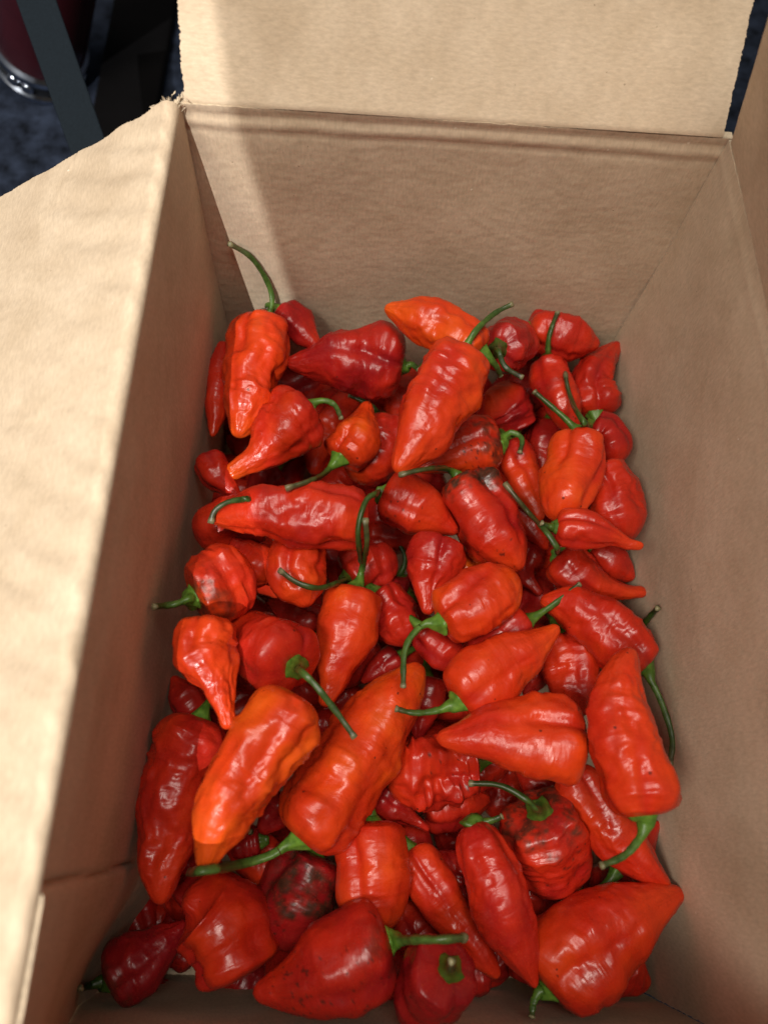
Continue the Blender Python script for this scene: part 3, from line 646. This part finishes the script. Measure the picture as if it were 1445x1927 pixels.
    h = h + p.get('tiphue', .06) * np.clip((A.ravel() - .62) / .38, 0, 1) - .10 * (gro.ravel() / .15)
    col = tint_of(np.clip(h, .10, 1.1))
    col = col.T if col.shape[0] == 3 else col
    b = p.get('blem')
    if b:
        lim, stg = b[0], b[1]; vw = CAM - cen[100]; thc = math.atan2(np.dot(vw, Bf[100]), np.dot(vw, Nf[100]))
        side = np.ones(len(V)) if len(b) < 3 else np.clip(.6 + 1.4 * np.cos(TH_.ravel() - b[2] - thc), 0, 1)
        mk = np.clip((lim - A.ravel() + .16 * noise3(V * 110, seed + 30) + .07 * noise3(V * 400, seed + 33)) / .12, 0, 1) * side * stg
        if len(b) > 3: mk *= np.clip((A.ravel() - b[3] + .1 * noise3(V * 130, seed + 31)) / .1, 0, 1)
        mk = mk * np.clip(.62 + .9 * noise3(V * 240, seed + 35) + .6 * noise3(V * 700, seed + 36), 0, 1)
        c2 = np.array([.050, .018, .010]) * (1 + .5 * noise3(V * 300, seed + 32))[:, None]
        col = col * (1 - mk[:, None]) + c2 * mk[:, None]
    sk = p.get('specks', .0)
    if sk:
        ns = noise3(V * 620, seed + 40) + .5 * noise3(V * 1400, seed + 41) + .5 * noise3(V * 70, seed + 42)
        mk = np.clip((ns - (1.15 - sk)) / .15, 0, 1) * .85
        col = col * (1 - mk[:, None]) + np.array([.05, .012, .008]) * mk[:, None]
    return mesh_from('pod', V - org, grid_faces(n, m), M_SKIN, root, tint=col, skin=np.c_[(A * Lw * 1000).ravel(), (cx_ * R * 1000).ravel() + seed * 13.7, (sx_ * R * 1000).ravel()])

for x, y, an, lb in ((470, 1838, .4, 'by the near wall between the squat pepper and the front cone'),  # added low peppers, dark-hued, covering floor that catches too much light
                     (262, 1735, 1.2, 'in the near left corner behind the purplish pepper'),
                     (300, 1890, .1, 'against the near wall below the purplish corner pepper'),
                     (415, 1895, 2.9, 'against the near wall below the squat pepper')):
    dx, dy = math.cos(an) * 72, math.sin(an) * 72
    BURIED.append(P('x', 46, [(x - dx, y - dy), (x, y), (x + dx, y + dy)], 'long', .22, None, 'dark pepper lying low ' + lb, group='buried peppers', z=-.014, i=500 + int(x), nostem=True))
SD_ = np.linspace(.04, .99, 24); dense = []
for p in PEPPERS:
    dense.append((catmull(spine3(p, p['z']), SD_), p['R'] * body_r(p['kind'], SD_)))
DC = np.vstack([d[0] for d in dense]); DR = np.concatenate([d[1] for d in dense]); DI = np.repeat(np.arange(len(dense)), 24)
def clear_up(pts, i, over, rad):               # lift a stem off the pods it lies on
    lim = len(placed) if over else i
    out = []
    for (x, y, z) in pts:
        zz = z
        if over:                               # comes down from above on whatever lies highest there
            zt = z + .07
            while zt > z:
                c = at(x, y, zt - .0015)
                if (np.linalg.norm(DC - c, axis=1) - 1.06 * DR - rad)[DI != i].min() < 0: break
                zt -= .0015
            zz = zt
        for _ in range(90):
            c = at(x, y, zz); ok = True
            if c[1] > -.0025 or c[0] < lean(c[1], zz) + .0025 or c[0] > W - .0025: ok = False
            if ok and lim and (np.linalg.norm(DC - c, axis=1) - 1.06 * DR - rad)[(DI != i) & (DI < lim)].min(initial=1) < 0: ok = False
            if ok: break
            zz += .001
        out.append(zz)
    zz = np.array(out)
    for _ in range(5): zz[1:-1] = np.maximum(zz[1:-1], (zz[:-2] + zz[1:-1] + zz[2:]) / 3)
    return np.array([at(x, y, z) for (x, y, _), z in zip(pts, zz)])

def build_stem(p, root, org):
    seed = p['i'] * 11 + 5; rs = np.random.default_rng(seed)
    sp = catmull(spine3(p, p['z']), 60); R = p['R']
    d0 = sp[0] - sp[4]; d0 /= np.linalg.norm(d0); Lw = float(np.linalg.norm(np.diff(sp, axis=0), axis=1).sum())
    base = sp[0] - d0 * .020 * Lw
    if p['stem']:
        st = p['stem']; n = max(len(st), 2)
        q = np.array([(x[0], x[1]) for x in st], float)
        u = np.r_[0, np.cumsum(np.hypot(*np.diff(q, axis=0).T))]; u /= u[-1]
        uu = np.linspace(0, 1, 14); k3 = catmull(np.c_[q, np.zeros(len(q))], 14)
        dz = np.interp(uu, u, [(x[2] * .01 if len(x) > 2 else .004 * t) for x, t in zip(st, u)])
        z0 = base[2] + d0[2] * .004
        pts = [(k3[i][0], k3[i][1], z0 + dz[i]) for i in range(14)]
        path = clear_up(pts, p['i'], p.get('over', False), .0012)
        path = np.vstack([base, path[0] * .55 + (base + d0 * .004) * .45, path[1:]])
    else:                                       # a short stem bent into the heap, out of sight
        path = np.array([base, base + d0 * .005, base + d0 * .010 + [0, 0, -.002], base + d0 * .014 + [0, 0, -.007]])
    K = catmull(path, 44)
    Lt = float(np.linalg.norm(np.diff(K, axis=0), axis=1).sum())
    K = catmull(path, 44); s = np.linspace(0, Lt, 44)
    T, N, B = frames(K)
    rc = p.get('calyx', min(.0058, R * .42)); rst = p.get('rst', .00125)
    lc = min(.011, Lt * .62)
    m = 20; th = np.linspace(0, 2 * np.pi, m, endpoint=False)
    gs = p.get('green', rs.uniform(.75, 1.15)); dark = np.array([.028, .060, .012]); lite = np.array([.085, .190, .022])
    # calyx: scalloped skirt on the shoulder, then a funnel that runs into the stem
    nk = 16; sk = np.linspace(0, lc, nk); pk = lambda A: np.c_[[np.interp(sk, s, A[:, k]) for k in range(3)]].T
    c, nn, bb = pk(K), pk(N), pk(B); t = sk / lc
    rr = rst * 1.15 + (rc - rst) * (1 - t) ** 1.9; rr[:1] *= .9
    Vc = c[:, None] + (rr[:, None] * (1 + .17 * np.cos(5 * th + seed)[None] * (1 - t)[:, None] ** 2 + .05 * np.sin(9 * th + 2 * seed)[None] * (1 - t)[:, None]))[..., None] * (np.cos(th)[None, :, None] * nn[:, None] + np.sin(th)[None, :, None] * bb[:, None])
    Vc[0] -= T[0] * .0006
    Vc = np.vstack([Vc.reshape(-1, 3), (c[0] - T[0] * .0012)[None].repeat(m, 0) + 0 * Vc[0]])
    cl = np.outer(np.r_[1.15 - .35 * t, .6], np.ones(m)).ravel()[:, None] * (lite * gs)[None]
    Fc = grid_faces(nk, m); F2 = np.c_[np.arange(m), nk * m + np.arange(m), nk * m + (np.arange(m) + 1) % m, (np.arange(m) + 1) % m]
    mesh_from('calyx', Vc - org, np.vstack([Fc, F2]), M_GREEN, root, tint=cl)
    # stem
    i0 = int(np.searchsorted(s, lc * .93)); k2 = K[i0:]; 
    if len(k2) < 4: k2 = K[-6:]; i0 = 38
    T2, N2, B2 = frames(k2); ns = len(k2); ts = np.linspace(0, 1, ns); m = 12; th = np.linspace(0, 2 * np.pi, m, endpoint=False)
    rr = rst * (1.15 - .28 * ts + .07 * np.sin(ts * 14 + seed) + .05 * np.sin(ts * 31 + seed)); rr[-2:] *= 1.25
    Vs = k2[:, None] + (rr[:, None] * (1 + .12 * np.cos(3 * th)[None]))[..., None] * (np.cos(th)[None, :, None] * N2[:, None] + np.sin(th)[None, :, None] * B2[:, None])
    end = k2[-1] + T2[-1] * .0003
    Vs = np.vstack([Vs.reshape(-1, 3), np.repeat(end[None], m, 0)])
    ct = dark[None] * (1.5 - .5 * ts[:, None]) * gs + lite[None] * .35 * (1 - ts[:, None]) ** 2
    wb = np.clip((ts - .70) / .3, 0, 1)[:, None] * rs.uniform(.2, .9); ct = ct * (1 - wb) + np.array([.075, .055, .028]) * wb
    ct[-2:] = [.16, .15, .08]
    ct = np.vstack([np.repeat(ct, m, 0), np.repeat([[.30, .28, .16]], m, 0)])
    mesh_from('stem', Vs - org, grid_faces(ns + 1, m), M_GREEN, root, tint=ct)

for p in BURIED:                               # the layer underneath, seen only as dark slivers between the others
    c, r, R = spheres(p, p['z']); p['R'] = R
for p in PEPPERS + BURIED:
    sp = spine3(p, p['z']); org = sp.mean(0); org[2] -= p['R']
    root = empty('chili_pepper', org)
    tag(root, p['label'], 'pepper', p.get('group', 'red chili peppers heaped in the box'))
    build_pod(p, root, org)
    if not p.get('nostem'): build_stem(p, root, org)
